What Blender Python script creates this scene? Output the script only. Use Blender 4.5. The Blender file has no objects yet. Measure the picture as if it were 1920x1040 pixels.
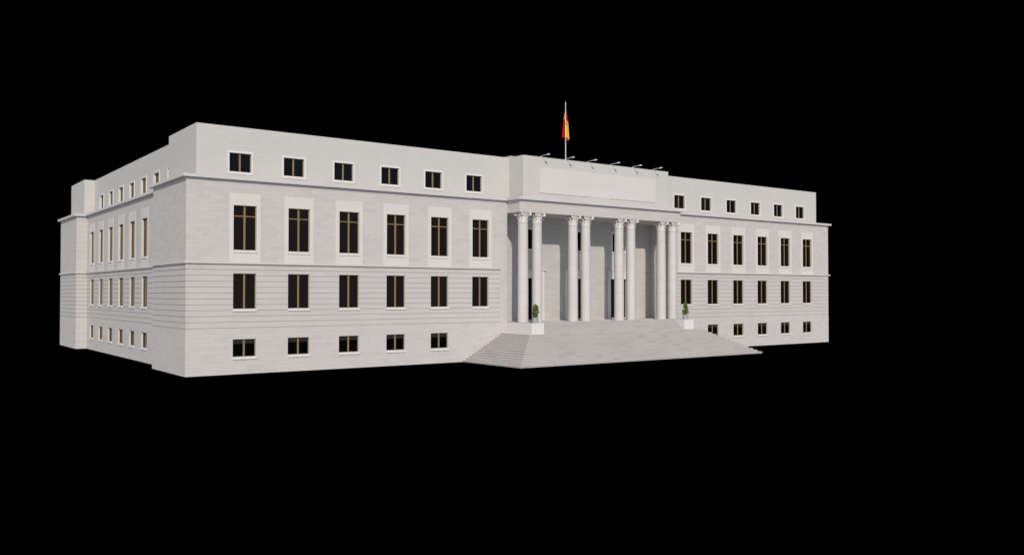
import bpy, math, random
from mathutils import Vector, Matrix
random.seed(7)
S = bpy.context.scene
COL = S.collection

# ------------------------------------------------------------------ world, view
W = bpy.data.worlds.new("World"); S.world = W; W.use_nodes = True
bg = W.node_tree.nodes["Background"]
bg.inputs[0].default_value = (0, 0, 0, 1); bg.inputs[1].default_value = 0.0
S.view_settings.view_transform = 'Standard'; S.view_settings.look = 'None'
S.view_settings.exposure = 0; S.view_settings.gamma = 1
S.view_settings.use_curve_mapping = False

# ------------------------------------------------------------------ materials
def new_mat(name):
    m = bpy.data.materials.new(name); m.use_nodes = True
    nt = m.node_tree
    return m, nt, nt.nodes["Principled BSDF"]

def val(nt, op, a, b=None):
    n = nt.nodes.new("ShaderNodeMath"); n.operation = op
    for i, v in enumerate((a, b)):
        if v is None: continue
        if isinstance(v, (int, float)): n.inputs[i].default_value = v
        else: nt.links.new(v, n.inputs[i])
    return n.outputs[0]

def stone(name, c1, c2, mortar, bw, bh, msize=.012, bias=-.3, stain=.06, rough=.85, zoff=0.0, grain=.05, bump=.15):
    """ashlar: courses of blocks laid by world position, each block its own tint, plus broad weathering and fine grain"""
    m, nt, b = new_mat(name)
    g = nt.nodes.new("ShaderNodeNewGeometry")
    sp = nt.nodes.new("ShaderNodeSeparateXYZ"); nt.links.new(g.outputs["Position"], sp.inputs[0])
    u = val(nt, 'ADD', sp.outputs[0], sp.outputs[1])
    cb = nt.nodes.new("ShaderNodeCombineXYZ")
    nt.links.new(val(nt, 'ADD', u, 120.13), cb.inputs[0]); nt.links.new(val(nt, 'ADD', sp.outputs[2], zoff), cb.inputs[1])
    br = nt.nodes.new("ShaderNodeTexBrick"); nt.links.new(cb.outputs[0], br.inputs["Vector"])
    br.inputs["Color1"].default_value = (*c1, 1); br.inputs["Color2"].default_value = (*c2, 1)
    br.inputs["Mortar"].default_value = (*mortar, 1)
    br.inputs["Scale"].default_value = 1; br.inputs["Mortar Size"].default_value = msize
    br.inputs["Mortar Smooth"].default_value = .3; br.inputs["Bias"].default_value = bias
    br.inputs["Brick Width"].default_value = bw; br.inputs["Row Height"].default_value = bh
    br.offset = .5; br.squash = 1
    n1 = nt.nodes.new("ShaderNodeTexNoise"); nt.links.new(g.outputs["Position"], n1.inputs["Vector"])
    n1.inputs["Scale"].default_value = .35; n1.inputs["Detail"].default_value = 5
    n2 = nt.nodes.new("ShaderNodeTexNoise"); nt.links.new(g.outputs["Position"], n2.inputs["Vector"])
    n2.inputs["Scale"].default_value = 9; n2.inputs["Detail"].default_value = 6; n2.inputs["Roughness"].default_value = .7
    f = val(nt, 'ADD', val(nt, 'MULTIPLY', n1.outputs[0], stain * 2), val(nt, 'MULTIPLY', n2.outputs[0], grain * 2))
    f = val(nt, 'ADD', f, 1 - stain - grain)
    mx = nt.nodes.new("ShaderNodeVectorMath"); mx.operation = 'SCALE'
    nt.links.new(br.outputs["Color"], mx.inputs[0]); nt.links.new(f, mx.inputs["Scale"])
    nt.links.new(mx.outputs[0], b.inputs["Base Color"])
    b.inputs["Roughness"].default_value = rough
    b.inputs["Specular IOR Level"].default_value = .2
    bp = nt.nodes.new("ShaderNodeBump"); bp.inputs["Strength"].default_value = bump; bp.inputs["Distance"].default_value = .01
    nt.links.new(n2.outputs[0], bp.inputs["Height"]); nt.links.new(bp.outputs[0], b.inputs["Normal"])
    return m

def plain(name, c, rough=.7, var=.08, scale=4, spec=.3, metal=0):
    m, nt, b = new_mat(name)
    g = nt.nodes.new("ShaderNodeNewGeometry")
    n = nt.nodes.new("ShaderNodeTexNoise"); nt.links.new(g.outputs["Position"], n.inputs["Vector"])
    n.inputs["Scale"].default_value = scale; n.inputs["Detail"].default_value = 5
    f = val(nt, 'ADD', val(nt, 'MULTIPLY', n.outputs[0], var * 2), 1 - var)
    mx = nt.nodes.new("ShaderNodeVectorMath"); mx.operation = 'SCALE'
    mx.inputs[0].default_value = c; nt.links.new(f, mx.inputs["Scale"])
    nt.links.new(mx.outputs[0], b.inputs["Base Color"])
    b.inputs["Roughness"].default_value = rough; b.inputs["Specular IOR Level"].default_value = spec
    b.inputs["Metallic"].default_value = metal
    return m

def sc(c, k): return tuple(v * k for v in c)
WALLC = (.507, .470, .449)
M = {}
M['wall']   = stone("wall_stone", WALLC, sc(WALLC, .89), sc(WALLC, .88), .84, .27, msize=.012, bias=-.4, stain=.03)
M['attic']  = stone("attic_stone", (.514, .489, .464), (.496, .472, .448), (.452, .430, .409), .52, .26, bias=0, stain=.04)
M['rust']   = stone("rusticated_stone", (.500, .464, .444), (.484, .449, .430), (.468, .436, .418), 1.1, .386, zoff=-.02, bias=0, stain=.04)
M['portico'] = stone("portico_stone", (.520, .496, .470), (.470, .448, .424), (.430, .408, .386), .95, .15, bias=0, stain=.05)
M['cream']  = stone("cream_stone", (.590, .550, .510), (.575, .535, .498), (.560, .522, .485), 1.4, 1.3, bias=0, stain=.03)
M['trim']   = stone("trim_stone", (.540, .508, .490), (.528, .497, .480), (.500, .470, .450), 1.6, 3.0, bias=0, stain=.03)
M['casing'] = stone("window_casing_stone", (.640, .612, .585), (.630, .603, .576), (.62, .59, .56), 4, 5, bias=0, stain=.02)
M['panel']  = stone("inscription_panel_stone", (.575, .532, .500), (.565, .523, .492), (.545, .505, .475), 1.3, .7, bias=0, stain=.03)
M['column'] = stone("column_stone", (.525, .500, .474), (.508, .483, .458), (.44, .415, .395), .9, 1.18, msize=.006, zoff=.46, bias=0, stain=.05)
M['capital'] = plain("capital_stone", (.640, .605, .555), .8, .06, 6)
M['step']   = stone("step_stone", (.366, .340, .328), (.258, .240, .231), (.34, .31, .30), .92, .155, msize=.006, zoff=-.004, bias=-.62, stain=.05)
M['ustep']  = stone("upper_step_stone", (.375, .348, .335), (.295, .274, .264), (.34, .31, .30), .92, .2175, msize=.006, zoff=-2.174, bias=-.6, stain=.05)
M['tread']  = stone("bright_tread_stone", (.690, .650, .628), (.640, .603, .582), (.50, .465, .448), 1.05, 5, msize=.006, bias=-.4, stain=.05)  # upward faces brightened in the colour itself, to stand out from the risers
M['cheek']  = stone("cheek_wall_stone", (.600, .575, .550), (.592, .567, .543), (.57, .545, .52), 3, 2, bias=0, stain=.03)
M['frame']  = plain("bronze_frame", (.245, .170, .085), .5, .12, 3)
M['dark']   = plain("dark_door", (.004, .004, .004), .6, .1, 3, spec=.05)
M['blind']  = plain("grey_blind", (.020, .018, .018), .7, .1, 3, spec=.1)
M['white']  = plain("white_metal", (.62, .62, .62), .4, .03, 8)
M['grey']   = plain("pot_stone", (.42, .39, .38), .8, .12, 9)
M['soil']   = plain("pot_soil", (.06, .045, .03), .9, .2, 20)
M['bark']   = plain("shrub_bark", (.10, .07, .045), .9, .2, 20)
M['roof']   = plain("roof_gravel", (.38, .37, .36), .9, .12, 2)
M['red']    = plain("flag_red", (.38, .008, .012), .75, .06, 5, spec=.1)
M['yellow'] = plain("flag_yellow", (.68, .42, .018), .75, .05, 5, spec=.1)
M['arms']   = plain("flag_arms", (.42, .17, .03), .75, .3, 30, spec=.1)

def glass(name, c, rough=.03, spec=.1):
    m, nt, b = new_mat(name)
    b.inputs["Base Color"].default_value = (*c, 1); b.inputs["Roughness"].default_value = rough
    b.inputs["Specular IOR Level"].default_value = spec
    g = nt.nodes.new("ShaderNodeNewGeometry")
    n = nt.nodes.new("ShaderNodeTexNoise"); nt.links.new(g.outputs["Position"], n.inputs["Vector"])
    n.inputs["Scale"].default_value = .4
    bp = nt.nodes.new("ShaderNodeBump"); bp.inputs["Strength"].default_value = .02
    nt.links.new(n.outputs[0], bp.inputs["Height"]); nt.links.new(bp.outputs[0], b.inputs["Normal"])
    return m
M['glass']  = glass("dark_glass", (.0066, .0038, .0033))
M['glassb'] = glass("bluish_dark_glass", (.0025, .0032, .0062))  # blue of the reflected sky is put into the base colour
M['glassk'] = glass("black_glass", (.0008, .0008, .0008), .03, .02)

def leaf_mat():
    m, nt, b = new_mat("shrub_leaf")
    oi = nt.nodes.new("ShaderNodeNewGeometry")
    r = nt.nodes.new("ShaderNodeValToRGB")
    r.color_ramp.elements[0].color = (.014, .038, .004, 1); r.color_ramp.elements[1].color = (.160, .215, .030, 1)
    nt.links.new(oi.outputs["Random Per Island"], r.inputs[0])
    nt.links.new(r.outputs[0], b.inputs["Base Color"]); b.inputs["Roughness"].default_value = .6
    return m
M['leaf'] = leaf_mat()

# ------------------------------------------------------------------ mesh builder
class MB:
    def __init__(s): s.v = []; s.f = []; s.m = []; s.mats = []; s.smooth = []
    def mi(s, mat):
        if mat not in s.mats: s.mats.append(mat)
        return s.mats.index(mat)
    def face(s, pts, mat, smooth=False):
        n = len(s.v); s.v += [tuple(p) for p in pts]
        s.f.append(tuple(range(n, n + len(pts)))); s.m.append(s.mi(mat)); s.smooth.append(smooth)
    def box(s, x0, x1, y0, y1, z0, z1, mat, skip=''):
        a = [(x0,y0,z0),(x1,y0,z0),(x1,y1,z0),(x0,y1,z0),(x0,y0,z1),(x1,y0,z1),(x1,y1,z1),(x0,y1,z1)]
        for k, q in dict(b=(0,3,2,1), t=(4,5,6,7), f=(0,1,5,4), r=(1,2,6,5), k=(2,3,7,6), l=(3,0,4,7)).items():
            if k not in skip: s.face([a[i] for i in q], mat)
    def grid(s, rows, mat, closed=False, smooth=True):
        n = len(s.v); w = len(rows[0])
        for r in rows: s.v += [tuple(p) for p in r]
        for i in range(len(rows) - 1):
            for j in range(w if closed else w - 1):
                k = (j + 1) % w
                s.f.append((n+i*w+j, n+i*w+k, n+(i+1)*w+k, n+(i+1)*w+j)); s.m.append(s.mi(mat)); s.smooth.append(smooth)
    def lathe(s, prof, cx, cy, mat, n=24, cap=True, smooth=True):
        rows = [[(cx + r*math.cos(2*math.pi*i/n), cy + r*math.sin(2*math.pi*i/n), z) for i in range(n)] for r, z in prof]
        s.grid(rows, mat, True, smooth)
        if cap:
            s.face(rows[-1], mat); s.face(rows[0][::-1], mat)
    def tube(s, pts, rad, mat, n=8):
        pts = [Vector(p) for p in pts]; rows = []
        for i, p in enumerate(pts):
            t = (pts[min(i+1, len(pts)-1)] - pts[max(i-1, 0)]).normalized()
            a = t.cross(Vector((0.31, 0.17, 0.93))).normalized(); b = t.cross(a)
            r = rad[i] if isinstance(rad, (list, tuple)) else rad
            rows.append([p + (a*math.cos(2*math.pi*k/n) + b*math.sin(2*math.pi*k/n))*r for k in range(n)])
        s.grid(rows, mat, True); s.face(rows[-1], mat); s.face(rows[0][::-1], mat)
    def mesh(s, name):
        me = bpy.data.meshes.new(name); me.from_pydata(s.v, [], s.f)
        for m in s.mats: me.materials.append(M[m])
        me.polygons.foreach_set("material_index", s.m); me.polygons.foreach_set("use_smooth", s.smooth)
        me.update(); return me
    def build(s, name, parent=None, loc=(0,0,0)): return link(name, s.mesh(name), parent, loc)

def link(name, data, parent=None, loc=(0,0,0), rz=0):
    o = bpy.data.objects.new(name, data); COL.objects.link(o)
    o.parent = parent; o.location = loc; o.rotation_euler = (0, 0, rz); return o
def thing(name, label, cat, loc=(0,0,0), group=None):
    o = link(name, None, None, loc); o.empty_display_size = .3
    o['label'] = label; o['category'] = cat
    if group: o['group'] = group
    return o

# ------------------------------------------------------------------ dimensions (metres)
L, P = 35.107, 9.37            # half length of the front, half width of the porch
ZW, ZC = 12.97, 13.17          # wall top, cornice top
ZA = 16.72                     # attic top
D, ZF, ZS = 2.25, 3.04, 11.98  # porch depth, porch floor, porch soffit
XR = 34.125                    # recessed side wall
Y1, Y2, Y3 = 8.05, 36.27, 44.68
R = .17                        # depth of the window reveals
FRONT_X = [12.02 + 3.84*k for k in range(6)]
SIDE_Y = [14.36 + 3.925*k for k in range(-1, 6)]
F3, F2, F1, F4 = (8.28, 11.30), (4.34, 6.73), (1.14, 2.33), (13.66, 14.94)
GROOVE = [6.96 - .388*k for k in range(11)]

B = thing("public_building", "long pale stone classical building with paired columns in its central porch", "building")

def sheet(mb, fn, u0, u1, z0, z1, mat, holes=(), reveal='cream', r=R, grooves=(), gu=None, lowmat=None, topmat=None, split=None):
    """one wall face: fn(u, d, z) with d the depth behind the face; holes get reveals, grooves are cut as real channels"""
    gw, gd = .052, .040
    gset = [(z - gw/2, z + gw/2) for z in grooves]
    gu = gu or (u0, u1)
    us = {u0, u1}; zs = {z0, z1}
    for a, b, c, d in holes: us |= {a, b}; zs |= {c, d}
    for a, b in gset: zs |= {a, b}
    if grooves: us |= {max(u0, gu[0]), min(u1, gu[1])}
    if split: zs.add(split)
    us = sorted(us); zs = sorted(zs)
    for i in range(len(us)-1):
        for j in range(len(zs)-1):
            a, b, c, d = us[i], us[i+1], zs[j], zs[j+1]
            um, zm = (a+b)/2, (c+d)/2
            if any(h[0] < um < h[1] and h[2] < zm < h[3] for h in holes): continue
            mm = mat
            if grooves and gu[0] < um < gu[1] and GROOVE[-1] - .03 < zm < 7.36: mm = 'rust'
            if any(p < zm < q for p, q in gset) and gu[0] < um < gu[1]:
                mb.face([fn(a,gd,c), fn(b,gd,c), fn(b,gd,d), fn(a,gd,d)], mm)
                mb.face([fn(a,0,c), fn(b,0,c), fn(b,gd,c), fn(a,gd,c)], mm)
                mb.face([fn(a,gd,d), fn(b,gd,d), fn(b,0,d), fn(a,0,d)], mm)
                for e in (a, b):
                    if abs(e - gu[0]) < 1e-6 and e > u0 or abs(e - gu[1]) < 1e-6 and e < u1:
                        mb.face([fn(e,0,c), fn(e,gd,c), fn(e,gd,d), fn(e,0,d)], mm)
            else:
                mb.face([fn(a,0,c), fn(b,0,c), fn(b,0,d), fn(a,0,d)], mm)
    for a, b, c, d in holes:
        mb.face([fn(a,0,c), fn(a,r,c), fn(a,r,d), fn(a,0,d)], reveal)
        mb.face([fn(b,r,c), fn(b,0,c), fn(b,0,d), fn(b,r,d)], reveal)
        mb.face([fn(a,0,c), fn(b,0,c), fn(b,r,c), fn(a,r,c)], reveal)
        mb.face([fn(a,r,d), fn(b,r,d), fn(b,0,d), fn(a,0,d)], reveal)

def fy(y): return lambda u, d, z: (u, y + d, z)          # faces the front
def fxl(x): return lambda u, d, z: (x + d, u, z)         # faces left
def fxr(x): return lambda u, d, z: (x - d, u, z)         # faces right
def fb(y): return lambda u, d, z: (u, y - d, z)          # faces the back

def holes_at(centres, hw, rows): return [(c-hw, c+hw, z[0], z[1]) for z in rows for c in centres]
HW, HS = .79, .84              # half widths of front and side openings

# main walls
for sgn in (-1, 1):
    mb = MB()
    xs = [sgn*x for x in FRONT_X]
    hs = holes_at(xs, HW, (F3, F2)) + holes_at([x for x in xs if abs(x) > 13], HW, (F1,))
    if sgn < 0: sheet(mb, fy(0), -L, -P, 0, ZW, 'wall', hs, grooves=GROOVE, gu=(-L, -10.12))
    else:       sheet(mb, fy(0), P, L, 0, ZW, 'wall', hs, grooves=GROOVE, gu=(10.12, L))
    mb.build("front_wall", B)
mb = MB()
sheet(mb, fxl(-L), 0, Y1, 0, ZW, 'wall', grooves=GROOVE)
sheet(mb, fb(Y1), -L, -XR, 0, ZW, 'wall')
sheet(mb, fxl(-XR), Y1, Y2, 0, ZW, 'wall', holes_at(SIDE_Y, HS, (F3, F2, F1)), grooves=GROOVE)
sheet(mb, fy(Y2), -L, -XR, 0, ZW, 'wall', grooves=GROOVE)
sheet(mb, fxl(-L), Y2, Y3, 0, ZW, 'wall', grooves=GROOVE)
mb.build("side_wall", B)
mb = MB()
sheet(mb, fxr(L), 0, Y1, 0, ZW, 'wall', grooves=GROOVE)
sheet(mb, fb(Y1), XR, L, 0, ZW, 'wall')
sheet(mb, fxr(XR), Y1, Y2, 0, ZW, 'wall', grooves=GROOVE)
sheet(mb, fy(Y2), XR, L, 0, ZW, 'wall')
sheet(mb, fxr(L), Y2, Y3, 0, ZW, 'wall')
sheet(mb, fb(Y3), -L, L, 0, ZW, 'wall')
mb.build("side_wall", B)

# mitred strips along the walls
def strip(mb, pts, t_out, t_in, z0, z1, mat, closed=False):
    pts = [Vector((*p, 0)) for p in pts]; n = len(pts); O = []; I = []
    for i, p in enumerate(pts):
        def nrm(a, b): d = (b - a).normalized(); return Vector((d.y, -d.x, 0))
        ns = []
        if i > 0 or closed: ns.append(nrm(pts[i-1], p))
        if i < n-1 or closed: ns.append(nrm(p, pts[(i+1) % n]))
        m = ns[0] if len(ns) == 1 else (ns[0] + ns[1]) / (1 + ns[0].dot(ns[1]))
        O.append(p + m*t_out); I.append(p - m*t_in)
    up = lambda q, z: (q.x, q.y, z)
    for i in range(n if closed else n-1):
        j = (i+1) % n
        mb.face([up(O[i],z0), up(O[j],z0), up(O[j],z1), up(O[i],z1)], mat)
        mb.face([up(O[i],z1), up(O[j],z1), up(I[j],z1), up(I[i],z1)], mat)
        mb.face([up(I[i],z0), up(I[j],z0), up(O[j],z0), up(O[i],z0)], mat)
    if not closed:
        for k in (0, n-1): mb.face([up(O[k],z0), up(O[k],z1), up(I[k],z1), up(I[k],z0)], mat)
EF = -1.714
# walk with the outside on the right hand: front from left to right, then the far side
outline = [(-L,0),(-P,0),(-P,EF),(P,EF),(P,0),(L,0),(L,Y1),(XR,Y1),(XR,Y2),(L,Y2),(L,Y3),(-L,Y3),(-L,Y2),(-XR,Y2),(-XR,Y1),(-L,Y1)]
mb = MB(); strip(mb, outline, .27, 1.6, ZW, ZC, 'trim', True)
mb.build("cornice", B)
mb = MB(); strip(mb, [(-XR,Y2),(-XR,Y1),(-L,Y1),(-L,0),(-10.12,0)], .155, -.001, 7.36, 7.49, 'trim')
strip(mb, [(-L,Y3),(-L,Y2),(-XR,Y2),(-XR,Y2-.157)], .155, -.001, 7.36, 7.49, 'trim')
mb.build("belt_course", B)
mb = MB(); strip(mb, [(10.12,0),(L,0),(L,Y1),(XR,Y1),(XR,Y2),(L,Y2),(L,Y3)], .155, -.001, 7.36, 7.49, 'trim'); mb.build("belt_course", B)

# attic storey
AX, AY, ARX = 34.22, .90, 33.26
A1, A2, A3 = 7.38, 37.42, 44.17
ATT_X = [12.05 + 3.84*k for k in range(6)]; ATT_Y = [14.32 + 3.96*k for k in range(-1, 6)]
AHW, AHS = .765, .80
mb = MB()
hs = holes_at([-x for x in ATT_X] + ATT_X, AHW, (F4,))
sheet(mb, fy(AY), -AX, AX, ZC, ZA, 'attic', hs, 'casing')
sheet(mb, fxl(-AX), AY, A1, ZC, ZA, 'attic'); sheet(mb, fb(A1), -AX, -ARX, ZC, ZA, 'attic')
sheet(mb, fxl(-ARX), A1, A2, ZC, ZA, 'attic', holes_at(ATT_Y, AHS, (F4,)), 'casing')
sheet(mb, fy(A2), -AX, -ARX, ZC, ZA, 'attic'); sheet(mb, fxl(-AX), A2, A3, ZC, ZA, 'attic')
sheet(mb, fxr(AX), AY, A1, ZC, ZA, 'attic'); sheet(mb, fb(A1), ARX, AX, ZC, ZA, 'attic')
sheet(mb, fxr(ARX), A1, A2, ZC, ZA, 'attic'); sheet(mb, fy(A2), ARX, AX, ZC, ZA, 'attic')
sheet(mb, fxr(AX), A2, A3, ZC, ZA, 'attic'); sheet(mb, fb(A3), -AX, AX, ZC, ZA, 'attic')
mb.build("attic_wall", B)
mb = MB(); mb.face([(x,y,ZA) for x, y in [(-AX,AY),(AX,AY),(AX,A1),(ARX,A1),(ARX,A2),(AX,A2),(AX,A3),(-AX,A3),(-AX,A2),(-ARX,A2),(-ARX,A1),(-AX,A1)]], 'roof')
mb.box(-7.21, 7.21, 2.5, 11, ZA+.003, 17.20, 'attic', skip='b')
mb.build("roof", B)

# central attic block over the porch with its three blank panels
mb = MB(); mb.box(-8.49, 8.49, -1.0, 2.0, ZC, 16.73, 'attic', skip='b'); pa = mb.build("porch_attic", B)
for x0, x1, t in ((-6.76,-1.17,.06), (-1.167,1.137,.022), (1.14,6.76,.06)):
    mb = MB(); mb.box(x0, x1, -1.0-t, -1.001, 13.74, 15.85, 'panel'); mb.build("inscription_panel", pa)

# entablature and porch ceiling
mb = MB(); mb.box(-P, P, EF, -.002, ZS, ZW-.004, 'wall', skip='tk'); mb.build("entablature", B)
mb = MB(); mb.face([(-P,-.002,ZS+.002),(P,-.002,ZS+.002),(P,D,ZS+.002),(-P,D,ZS+.002)], 'wall'); mb.build("porch_ceiling", B)
# porch walls
DOOR_X = (-5.19, 0, 5.19)
PW = (9.25, 10.97)
mb = MB()
sheet(mb, fy(D), -P, P, ZF, ZS, 'portico', holes_at(DOOR_X, .77, (PW,)) + holes_at(DOOR_X, 1.07, ((ZF+.1, 6.73),)), 'cream', r=.3)
sheet(mb, fxr(-P), 0, D, 0, ZW, 'portico'); sheet(mb, fxl(P), 0, D, 0, ZW, 'portico')
mb.build("porch_wall", B)

# ------------------------------------------------------------------ windows
def bars(mb, w, z1, d0, d1, jamb, mull, transom=None):
    mb.box(-w, -w+jamb, d0, d1, 0, z1, 'frame'); mb.box(w-jamb, w, d0, d1, 0, z1, 'frame')
    mb.box(-w+jamb, w-jamb, d0, d1, 0, jamb, 'frame'); mb.box(-w+jamb, w-jamb, d0, d1, z1-jamb*.6, z1, 'frame')
    if mull:
        mb.box(-mull/2, -.012, d0-.012, d1, jamb, z1-jamb*.6, 'frame'); mb.box(.012, mull/2, d0-.012, d1, jamb, z1-jamb*.6, 'frame')
        mb.box(-.012, .012, d0+.015, d1, jamb, z1-jamb*.6, 'frame')
    if transom:
        mb.box(-w+jamb, -mull/2, d0, d1, transom-.028, transom+.028, 'frame'); mb.box(mull/2, w-jamb, d0, d1, transom-.028, transom+.028, 'frame')

CACHE = {}
def window_meshes(kind, hw, h):
    key = (kind, hw, round(h, 3))
    if key in CACHE: return CACHE[key]
    out = []
    mb = MB()
    if kind == 'porch': bars(mb, hw-.001, h, .24, .29, .05, None)
    else: bars(mb, hw-.001, h, .13, R-.012, .045, .12, h-.72 if kind == 'tall' else None)
    out.append(("window", mb.mesh("window")))
    d = .295 if kind == 'porch' else R-.006
    g = {'attic':'glassb', 'low':'glassk', 'porch':'glassk'}.get(kind, 'glass')
    mb = MB(); mb.box(-hw-.02, hw+.02, d, d+.02, -.02, h+.02, g); out.append(("pane", mb.mesh("pane")))
    if kind == 'low':
        mb = MB()
        for a, b in ((-hw+.07, -.076), (.076, hw-.07)): mb.box(a, b, d-.008, d-.003, h*.74, h-.043, 'blind')
        out.append(("blind", mb.mesh("blind")))
    if kind in ('tall', 'mid', 'low'):
        o = .031 if kind == 'tall' else .004
        mb = MB(); mb.box(-hw-.035, hw+.035, -.085, -.002, -.15, -.001, 'casing')
        mb.box(-hw+.002, hw-.002, -.002, .095, -.012, .012, 'casing'); out.append(("sill", mb.mesh("sill")))
    if kind == 'tall':
        mb = MB(); w, t = 1.075, -.028; z0, z1 = 7.494 - F3[0], 12.10 - F3[0]
        for a, b, c, e in ((-w,-hw,z0,z1), (hw,w,z0,z1), (-hw,hw,h,z1), (-hw,hw,z0,-.15)): mb.box(a, b, t, -.001, c, e, 'cream')
        out.append(("surround", mb.mesh("surround")))
    if kind in ('attic', 'porch'):
        mb = MB(); e = .115 if kind == 'attic' else .19; z0, z1 = (-.17, h+.13) if kind == 'attic' else (-.14, h+.19); t = -.045
        for a, b, c, q in ((-hw-e,-hw,z0,z1), (hw,hw+e,z0,z1), (-hw,hw,h,z1), (-hw,hw,z0,0)): mb.box(a, b, t, -.001, c, q, 'casing')
        if kind == 'porch': mb.box(-hw-e-.04, hw+e+.04, -.09, t-.001, z0, 0, 'casing')
        out.append(("casing", mb.mesh("casing")))
    CACHE[key] = out; return out
def put_window(kind, hw, h, loc, rz=0):
    ms = window_meshes(kind, hw, h)
    w = link("window", ms[0][1], B, loc, rz)
    for nm, me in ms[1:]: link(nm, me, w)
    return w
RL = -math.pi/2
for s in (-1, 1):
    for x in FRONT_X:
        put_window('tall', HW, F3[1]-F3[0], (s*x, 0, F3[0])); put_window('mid', HW, F2[1]-F2[0], (s*x, 0, F2[0]))
        if x > 13: put_window('low', HW, F1[1]-F1[0], (s*x, 0, F1[0]))
    for x in ATT_X: put_window('attic', AHW, F4[1]-F4[0], (s*x, AY, F4[0]))
for y in SIDE_Y:
    put_window('tall', HS, F3[1]-F3[0], (-XR, y, F3[0]), RL); put_window('mid', HS, F2[1]-F2[0], (-XR, y, F2[0]), RL)
    put_window('low', HS, F1[1]-F1[0], (-XR, y, F1[0]), RL)
for y in ATT_Y: put_window('attic', AHS, F4[1]-F4[0], (-ARX, y, F4[0]), RL)
for x in DOOR_X: put_window('porch', .77, PW[1]-PW[0], (x, D, PW[0]))

# doors
def door_meshes():
    hw, z0, h = 1.07, .1, 6.73 - ZF
    mb = MB()
    for a, b in ((-hw-.01, -.008), (.008, hw+.01)):
        mb.box(a, b, .22, .28, z0, h+.01, 'dark')
        for c, d in ((z0+.15, z0+1.2), (z0+1.35, z0+2.4), (z0+2.55, h-.12)): mb.box(a+.14, b-.14, .20, .2195, c, d, 'dark')
    mb.box(-.008, .008, .25, .28, z0, h, 'dark')
    cs = MB(); t = -.13
    cs.box(-1.40, -hw, t, -.001, 0, 4.36, 'casing'); cs.box(hw, 1.40, t, -.001, 0, 4.36, 'casing'); cs.box(-hw, hw, t, -.001, h, 4.36, 'casing')
    cs.box(-1.52, 1.52, t-.10, -.001, 4.362, 4.46, 'casing')
    hd = MB()
    for s in (-1, 1): hd.tube([(s*.1, .18, z0+.95), (s*.1, .15, z0+1.0), (s*.1, .15, z0+1.35), (s*.1, .18, z0+1.4)], .018, 'dark')
    th = MB(); th.box(-1.0699, 1.0699, -.02, .28, .001, .1, 'trim')
    return [mb.mesh("door"), cs.mesh("casing"), hd.mesh("handle"), th.mesh("threshold")]
dm = door_meshes()
for x in DOOR_X:
    d = link("door", dm[0], B, (x, D, ZF))
    for nm, me in zip(("casing", "handle", "threshold"), dm[1:]): link(nm, me, d)

# ------------------------------------------------------------------ columns
YC = -1.26; ZCAP = 11.20
def shaft():
    mb = MB(); prof = []
    r_at = lambda z: .435 - .035*max(0, (z-ZF-2.0)/(ZCAP-ZF-2.0))**1.5
    js = [4.26 + 1.18*k for k in range(6)]
    zs = [ZF+.002]
    prof.append((.44, zs[0]))
    for j in js:
        prof += [(r_at(j-.6), j-.6), (r_at(j)-.0, j-.014), (r_at(j)-.011, j-.006), (r_at(j)-.011, j+.006), (r_at(j), j+.014)]
    prof += [(r_at(ZCAP), ZCAP-.09), (r_at(ZCAP)+.035, ZCAP-.075), (r_at(ZCAP)+.035, ZCAP-.02), (r_at(ZCAP), ZCAP)]
    for a, b in zip(prof, prof[1:]): mb.lathe([a, b], 0, 0, 'column', 40, cap=False)   # each band its own ring, so joints stay crisp
    return mb.mesh("column")

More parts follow.
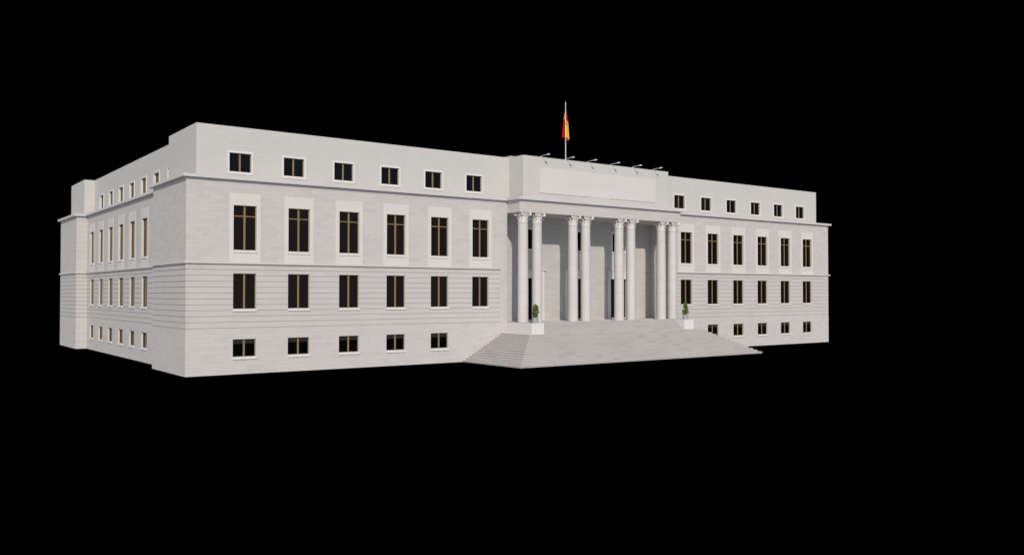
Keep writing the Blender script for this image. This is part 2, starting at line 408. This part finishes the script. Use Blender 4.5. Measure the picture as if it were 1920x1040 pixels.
def capital():
    mb = MB(); H = ZS - ZCAP
    bell = [(.38, 0), (.33, .10), (.31, .45), (.34, .62), (.40, .69), (.38, .71)]
    mb.lathe([(r, ZCAP + z) for r, z in bell], 0, 0, 'capital', 28)
    # abacus with hollow sides
    pts = []
    for q in range(4):
        for k in range(9):
            t = k/8; a = Vector((.50, -.50)).lerp(Vector((.50, .50)), t)
            a.x -= .17*math.sin(math.pi*t)
            if k == 0: a = Vector((.53, -.47))
            if k == 8: a = Vector((.53, .47))
            ang = q*math.pi/2; pts.append((a.x*math.cos(ang)-a.y*math.sin(ang), a.x*math.sin(ang)+a.y*math.cos(ang)))
    z0, z1 = ZCAP + .712, ZS - .002
    rows = [[(x*.93, y*.93, z0) for x, y in pts], [(x, y, z0+.03) for x, y in pts], [(x, y, z1) for x, y in pts]]
    mb.grid(rows, 'capital', True, False); mb.face(rows[-1], 'capital'); mb.face(rows[0][::-1], 'capital')
    # two rows of acanthus leaves, each curling out at the tip
    for row, (zb, h, r0, curl, off) in enumerate(((0, .30, .375, .13, 0), (.06, .52, .37, .20, .5))):
        for k in range(8):
            a = 2*math.pi*(k + off)/8; ca, sa = math.cos(a), math.sin(a)
            prof = [(0,0), (.01,.3), (.025,.6), (.06,.85), (curl*.75,1.0), (curl,.96), (curl*1.05,.84)]
            wid = [.13, .125, .12, .11, .095, .07, .03]
            for sgn in (-1, 1):
                rows = []
                for (dr, f), w in zip(prof, wid):
                    r = r0 + dr; z = ZCAP + zb + h*f; rr = []
                    for e in (0, .45, 1.0):
                        lob = w*(1 - .18*(prof.index((dr, f)) % 2)*e)
                        x, y = r + .03*(1-e), sgn*lob*e
                        rr.append((x*ca - y*sa, x*sa + y*ca, z - .03*e*f))
                    rows.append(rr)
                mb.grid(rows, 'capital', False, True)
    # corner volutes and the smaller inner scrolls
    for q in range(4):
        for kind, ang0, rad, rr, zt, rend in ((0, 45, .085, .036, .60, .63), (1, 14, .05, .024, .58, .47), (1, -14, .05, .024, .58, .47)):
            a = math.radians(90*q + ang0); ca, sa = math.cos(a), math.sin(a); pts = []
            for k in range(5):
                t = k/4; pts.append((.37 + (rend-.37)*t**1.6, .28 + (zt-.28+rad)*t**.8))
            cx, cz = rend, zt
            for k in range(1, 15):
                th = math.pi/2 - k*.6; r = rad*(1 - k/17); pts.append((cx + r*math.cos(th), cz + r*math.sin(th)))
            for off in ((-.035, .035) if kind == 0 else (0,)):
                mb.tube([(x*ca - off*sa, x*sa + off*ca, ZCAP + z) for x, z in pts], rr, 'capital', 6)
    for q in range(4):
        a = q*math.pi/2; mb.lathe([(.0, ZCAP+.66), (.06, ZCAP+.68), (.07, ZCAP+.72), (.05, ZCAP+.765), (0, ZCAP+.77)], .40*math.cos(a), .40*math.sin(a), 'capital', 8, cap=False)
    return mb.mesh("capital")
sh, cp = shaft(), capital()
for x in (-8.70, -7.25, -3.39, -1.955, 1.955, 3.39, 7.25, 8.70):
    c = link("column", sh, B, (x, YC, 0)); link("capital", cp, c)

# ------------------------------------------------------------------ staircase
ST = thing("staircase", "broad grey stone staircase spreading in front of the columned porch", "stairs")
mb = MB(); n = 14; zl = 2.17; rz = zl/n
for i in range(n):
    x = 13.69 - (13.69-10.01)/13*i; y = 7.545 - (7.545-3.813)/13*i
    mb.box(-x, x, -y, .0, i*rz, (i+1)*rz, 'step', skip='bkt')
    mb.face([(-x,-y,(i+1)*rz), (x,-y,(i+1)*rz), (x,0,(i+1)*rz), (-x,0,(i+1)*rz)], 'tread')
mb.build("lower_flight", ST)
mb = MB(); KR, KL, KF = 8.12, 9.37, -3.282; n = 4; rz = (ZF-zl)/n
for i in range(n):
    y = 3.16 - .32*i
    z = zl+(i+1)*rz
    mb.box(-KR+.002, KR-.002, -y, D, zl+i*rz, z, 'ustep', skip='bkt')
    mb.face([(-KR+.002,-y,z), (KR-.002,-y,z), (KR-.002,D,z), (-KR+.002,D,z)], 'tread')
mb.build("upper_flight", ST)
for s in (-1, 1):
    a, b = sorted((s*KR, s*(KL-.003)))
    mb = MB(); mb.box(a, b, KF, D if False else 2.2, zl-.01, ZF-.012, 'cheek', skip='b'); mb.build("cheek_wall", ST)

# ------------------------------------------------------------------ potted shrubs
def leaf(mb, p, nrm, size):
    nrm = Vector(nrm).normalized(); a = nrm.cross(Vector((random.random()-.5, random.random()-.5, random.random()-.5))).normalized(); b = nrm.cross(a)
    p = Vector(p); l, w = size, size*.42
    mb.face([p - a*l*.5, p + b*w*.5 - a*l*.05, p + a*l*.55 - nrm*l*.15, p - b*w*.5 - a*l*.05], 'leaf')
def shrub(loc, label, prof, seed, lean):
    random.seed(seed)
    t = thing("potted_shrub", label, "plant", loc, "potted shrubs on the stair cheek walls")
    mb = MB(); mb.lathe([(.225,.001),(.24,.02),(.255,.40),(.275,.41),(.275,.44),(.25,.445),(.24,.40)], 0, 0, 'grey', 28, cap=False)
    mb.face([(.225*math.cos(k*.2244), .225*math.sin(k*.2244), .001) for k in range(28)], 'grey')
    pot = mb.build("pot", t)
    mb = MB(); mb.lathe([(.24,.385),(.242,.40)], 0, 0, 'soil', 20); mb.build("soil", pot)
    mb = MB(); top = prof[-1][1]
    mb.tube([(0,0,.39), (.01,.0,.7), (lean*.5,.01,1.0), (lean,0,top-.15)], [.028,.024,.018,.008], 'bark')
    for k in range(14):
        z = .55 + (top-.75)*k/14; a = k*2.4; mb.tube([(lean*.3,0,z), (lean*.3+.17*math.cos(a), .17*math.sin(a), z+.12)], [.01,.004], 'bark', 5)
    mb.build("stem", t)
    mb = MB(); clumps = []
    for k in range(90):
        z = prof[0][1] + (top - prof[0][1])*random.random()
        for (r0, z0), (r1, z1) in zip(prof, prof[1:]):
            if z0 <= z <= z1: r = r0 + (r1-r0)*(z-z0)/(z1-z0)
        a = random.random()*6.283; q = r*(.15 + .85*random.random())
        clumps.append((Vector((q*math.cos(a) + lean*(z-.4)/(top-.4), q*math.sin(a), z)), .07 + .05*random.random()))
    for c, r in clumps:
        for _ in range(40):
            d = Vector((random.gauss(0,1), random.gauss(0,1), random.gauss(0,1))).normalized()
            leaf(mb, c + d*r*(.5+.5*random.random()), d + Vector((0,0,.4)), .05 + .05*random.random())
    for _ in range(60):
        z = prof[0][1] + (top + .06 - prof[0][1])*random.random(); a = random.random()*6.283
        r = max(.06, min(.3, .27*(1 - abs((z-.95)/.75)**2)))
        leaf(mb, (r*math.cos(a), r*math.sin(a), z), (math.cos(a), math.sin(a), .5), .09)
    mb.build("foliage", t)
shrub((-8.66, -2.84, ZF-.011), "bushy green shrub in a grey pot, in front of the left pair of columns",
      [(.08,.42),(.20,.56),(.27,.82),(.26,1.10),(.20,1.32),(.07,1.46)], 3, .02)
shrub((8.80, -2.80, ZF-.011), "slim green shrub in a grey pot, in front of the right wing windows",
      [(.15,.44),(.24,.62),(.28,.80),(.20,1.0),(.24,1.14),(.17,1.3),(.15,1.42),(.07,1.56)], 11, .03)

# ------------------------------------------------------------------ roof lamps
LAMP_X = [-6.59, -3.93, -1.40, 1.29, 3.96, 6.56]
LAMP_L = ["white parapet lamp on curved arm, nearest the left corner of the centre block",
          "white parapet lamp on curved arm, directly beneath the flagpole",
          "white parapet lamp on curved arm, first one right of the flagpole",
          "white parapet lamp on curved arm, third from the right end of its row",
          "white parapet lamp on curved arm, second from the right end of its row",
          "white parapet lamp on curved arm, last in its row beside the right wing"]
mb = MB(); mb.box(-.07, .07, -.02, .12, .001, .03, 'white'); mb.tube([(0,.05,.03), (0,.05,.06)], .035, 'white'); lb = mb.mesh("base")
mb = MB(); mb.tube([(0,.05,.05), (0,-.02,.08), (0,-.25,.10), (0,-.55,.10), (0,-.80,.10)], .018, 'white'); la = mb.mesh("arm")
mb = MB()
prof = [(-.72,.035,.03), (-.78,.07,.05), (-.90,.09,.055), (-1.02,.095,.055), (-1.10,.07,.042), (-1.13,.03,.025)]
mb.grid([[(w*math.cos(k*math.pi/6), y, .10 + h*math.sin(k*math.pi/6)) for k in range(12)] for y, w, h in prof], 'white', True)
mb.face([(.03*math.cos(k*math.pi/6), -1.13, .10 + .025*math.sin(k*math.pi/6)) for k in range(12)], 'white')
lh = mb.mesh("lamp_head")
for x, lab in zip(LAMP_X, LAMP_L):
    t = thing("parapet_lamp", lab, "lamp", (x, -.98, 16.731), "lamps along the parapet over the porch")
    link("base", lb, t); link("arm", la, t); link("lamp_head", lh, t)

# ------------------------------------------------------------------ flagpole and flag
FP = (-.0, 3.73, 17.202)
t = thing("flagpole", "tall thin white flagpole rising from the roof above the porch", "flagpole", FP)
mb = MB(); mb.lathe([(.042,.02),(.036,2.5),(.030,5.70)], 0, 0, 'white', 12); mb.build("pole", t)
mb = MB(); mb.lathe([(.16,.0),(.16,.04),(.08,.06),(.07,.16)], 0, 0, 'white', 16); mb.build("base", t)
mb = MB(); mb.lathe([(.02,5.702),(.04,5.72),(.045,5.745),(.03,5.78),(.004,5.79)], 0, 0, 'white', 12); mb.build("finial", t)

# hanging flag: folded cloth, described by the plan of its folds at each height (view-independent zigzag)
def flag():
    mb = MB(); top, bot = 22.50, 19.38
    rd = Vector((.80, -.60, 0)); fd = Vector((-.60, -.80, 0))   # along and across the hanging cloth
    NU, NV = 40, 60
    def ip(t, k):
        for (a, x), (b, y) in zip(k, k[1:]):
            if t <= b: return x + (y-x)*(t-a)/(b-a) if b > a else y
        return k[-1][1]
    right = [(0,.0),(.1,.07),(.2,.13),(.35,.20),(.6,.26),(.955,.34),(1,.10)]
    left = [(0,.0),(.10,.01),(.35,.16),(.5,.22),(.86,.35),(.885,.34),(.90,.02),(1,.0)]
    rows = []
    for j in range(NV+1):
        tt = j/NV; row = []
        for i in range(NU+1):
            u = i/NU                      # 0 = left edge, .5 = at the pole, 1 = right edge
            if u < .5: s = -(1-2*u)*ip(tt, left)
            else: s = (2*u-1)*ip(tt, right)
            amp = .10*min(1, tt*3 + .15)
            f = amp*math.sin(u*math.pi*4.4 + tt*1.8)*abs(2*u-1) - .055
            zb = top - (top-bot)*tt
            p = Vector((FP[0], FP[1], 0)) + rd*s + fd*f
            row.append((p.x, p.y, zb))
        rows.append(row)
    n = len(mb.v)
    for r in rows: mb.v += r
    w = NU+1
    for j in range(NV):
        for i in range(NU):
            u, tt = (i+.5)/NU, (j+.5)/NV
            if u >= .5:
                c = 'red' if tt < .345 + .095*(2*u-1) else 'yellow'
                if tt > .83 + .135*(2*u-1): c = 'red'
            else: c = 'yellow' if tt < .35 else 'red'
            if c == 'yellow' and u > .5 and abs(tt-.475) < .035 and .56 < u < .84: c = 'arms'
            mb.f.append((n+j*w+i, n+j*w+i+1, n+(j+1)*w+i+1, n+(j+1)*w+i)); mb.m.append(mb.mi(c)); mb.smooth.append(True)
    o = mb.build("flag")
    md = o.modifiers.new("thickness", 'SOLIDIFY'); md.thickness = .012
    o['label'] = "red and yellow striped flag hanging limp from the roof flagpole"; o['category'] = "flag"
flag()

# ------------------------------------------------------------------ light: the sun, and the open sky and bounce as very soft wide lamps
def sun(name, d, strength, angle, col):
    l = bpy.data.lights.new(name, 'SUN'); l.energy = strength; l.angle = math.radians(angle); l.color = col
    o = bpy.data.objects.new(name, l); COL.objects.link(o)
    o.rotation_euler = Vector(d).to_track_quat('Z', 'Y').to_euler(); return o   # d points to the light
sun("sun", (-.557, -1, .574), 2.95, .5, (1, .93, .81))
sun("sky_light", (-.5, -.6, .9), 1.92, 170, (.64, .785, 1))
sun("bounce_light", (-.85, -.7, -.75), .62, 170, (1, .94, .89))

# ------------------------------------------------------------------ camera
cam = bpy.data.cameras.new("Camera"); co = bpy.data.objects.new("Camera", cam); COL.objects.link(co)
cam.sensor_width = 36; cam.lens = 36*1652.831/1920; cam.clip_end = 2000; cam.clip_start = .1
yaw, pitch = .6354, .0184
F = Vector((math.sin(yaw)*math.cos(pitch), math.cos(yaw)*math.cos(pitch), math.sin(pitch)))
Rr = Vector((math.cos(yaw), -math.sin(yaw), 0)); U = Rr.cross(F)
co.matrix_world = Matrix(((Rr.x, U.x, -F.x, -51.9517), (Rr.y, U.y, -F.y, -58.4107), (Rr.z, U.z, -F.z, 5.3729), (0, 0, 0, 1)))
S.camera = co
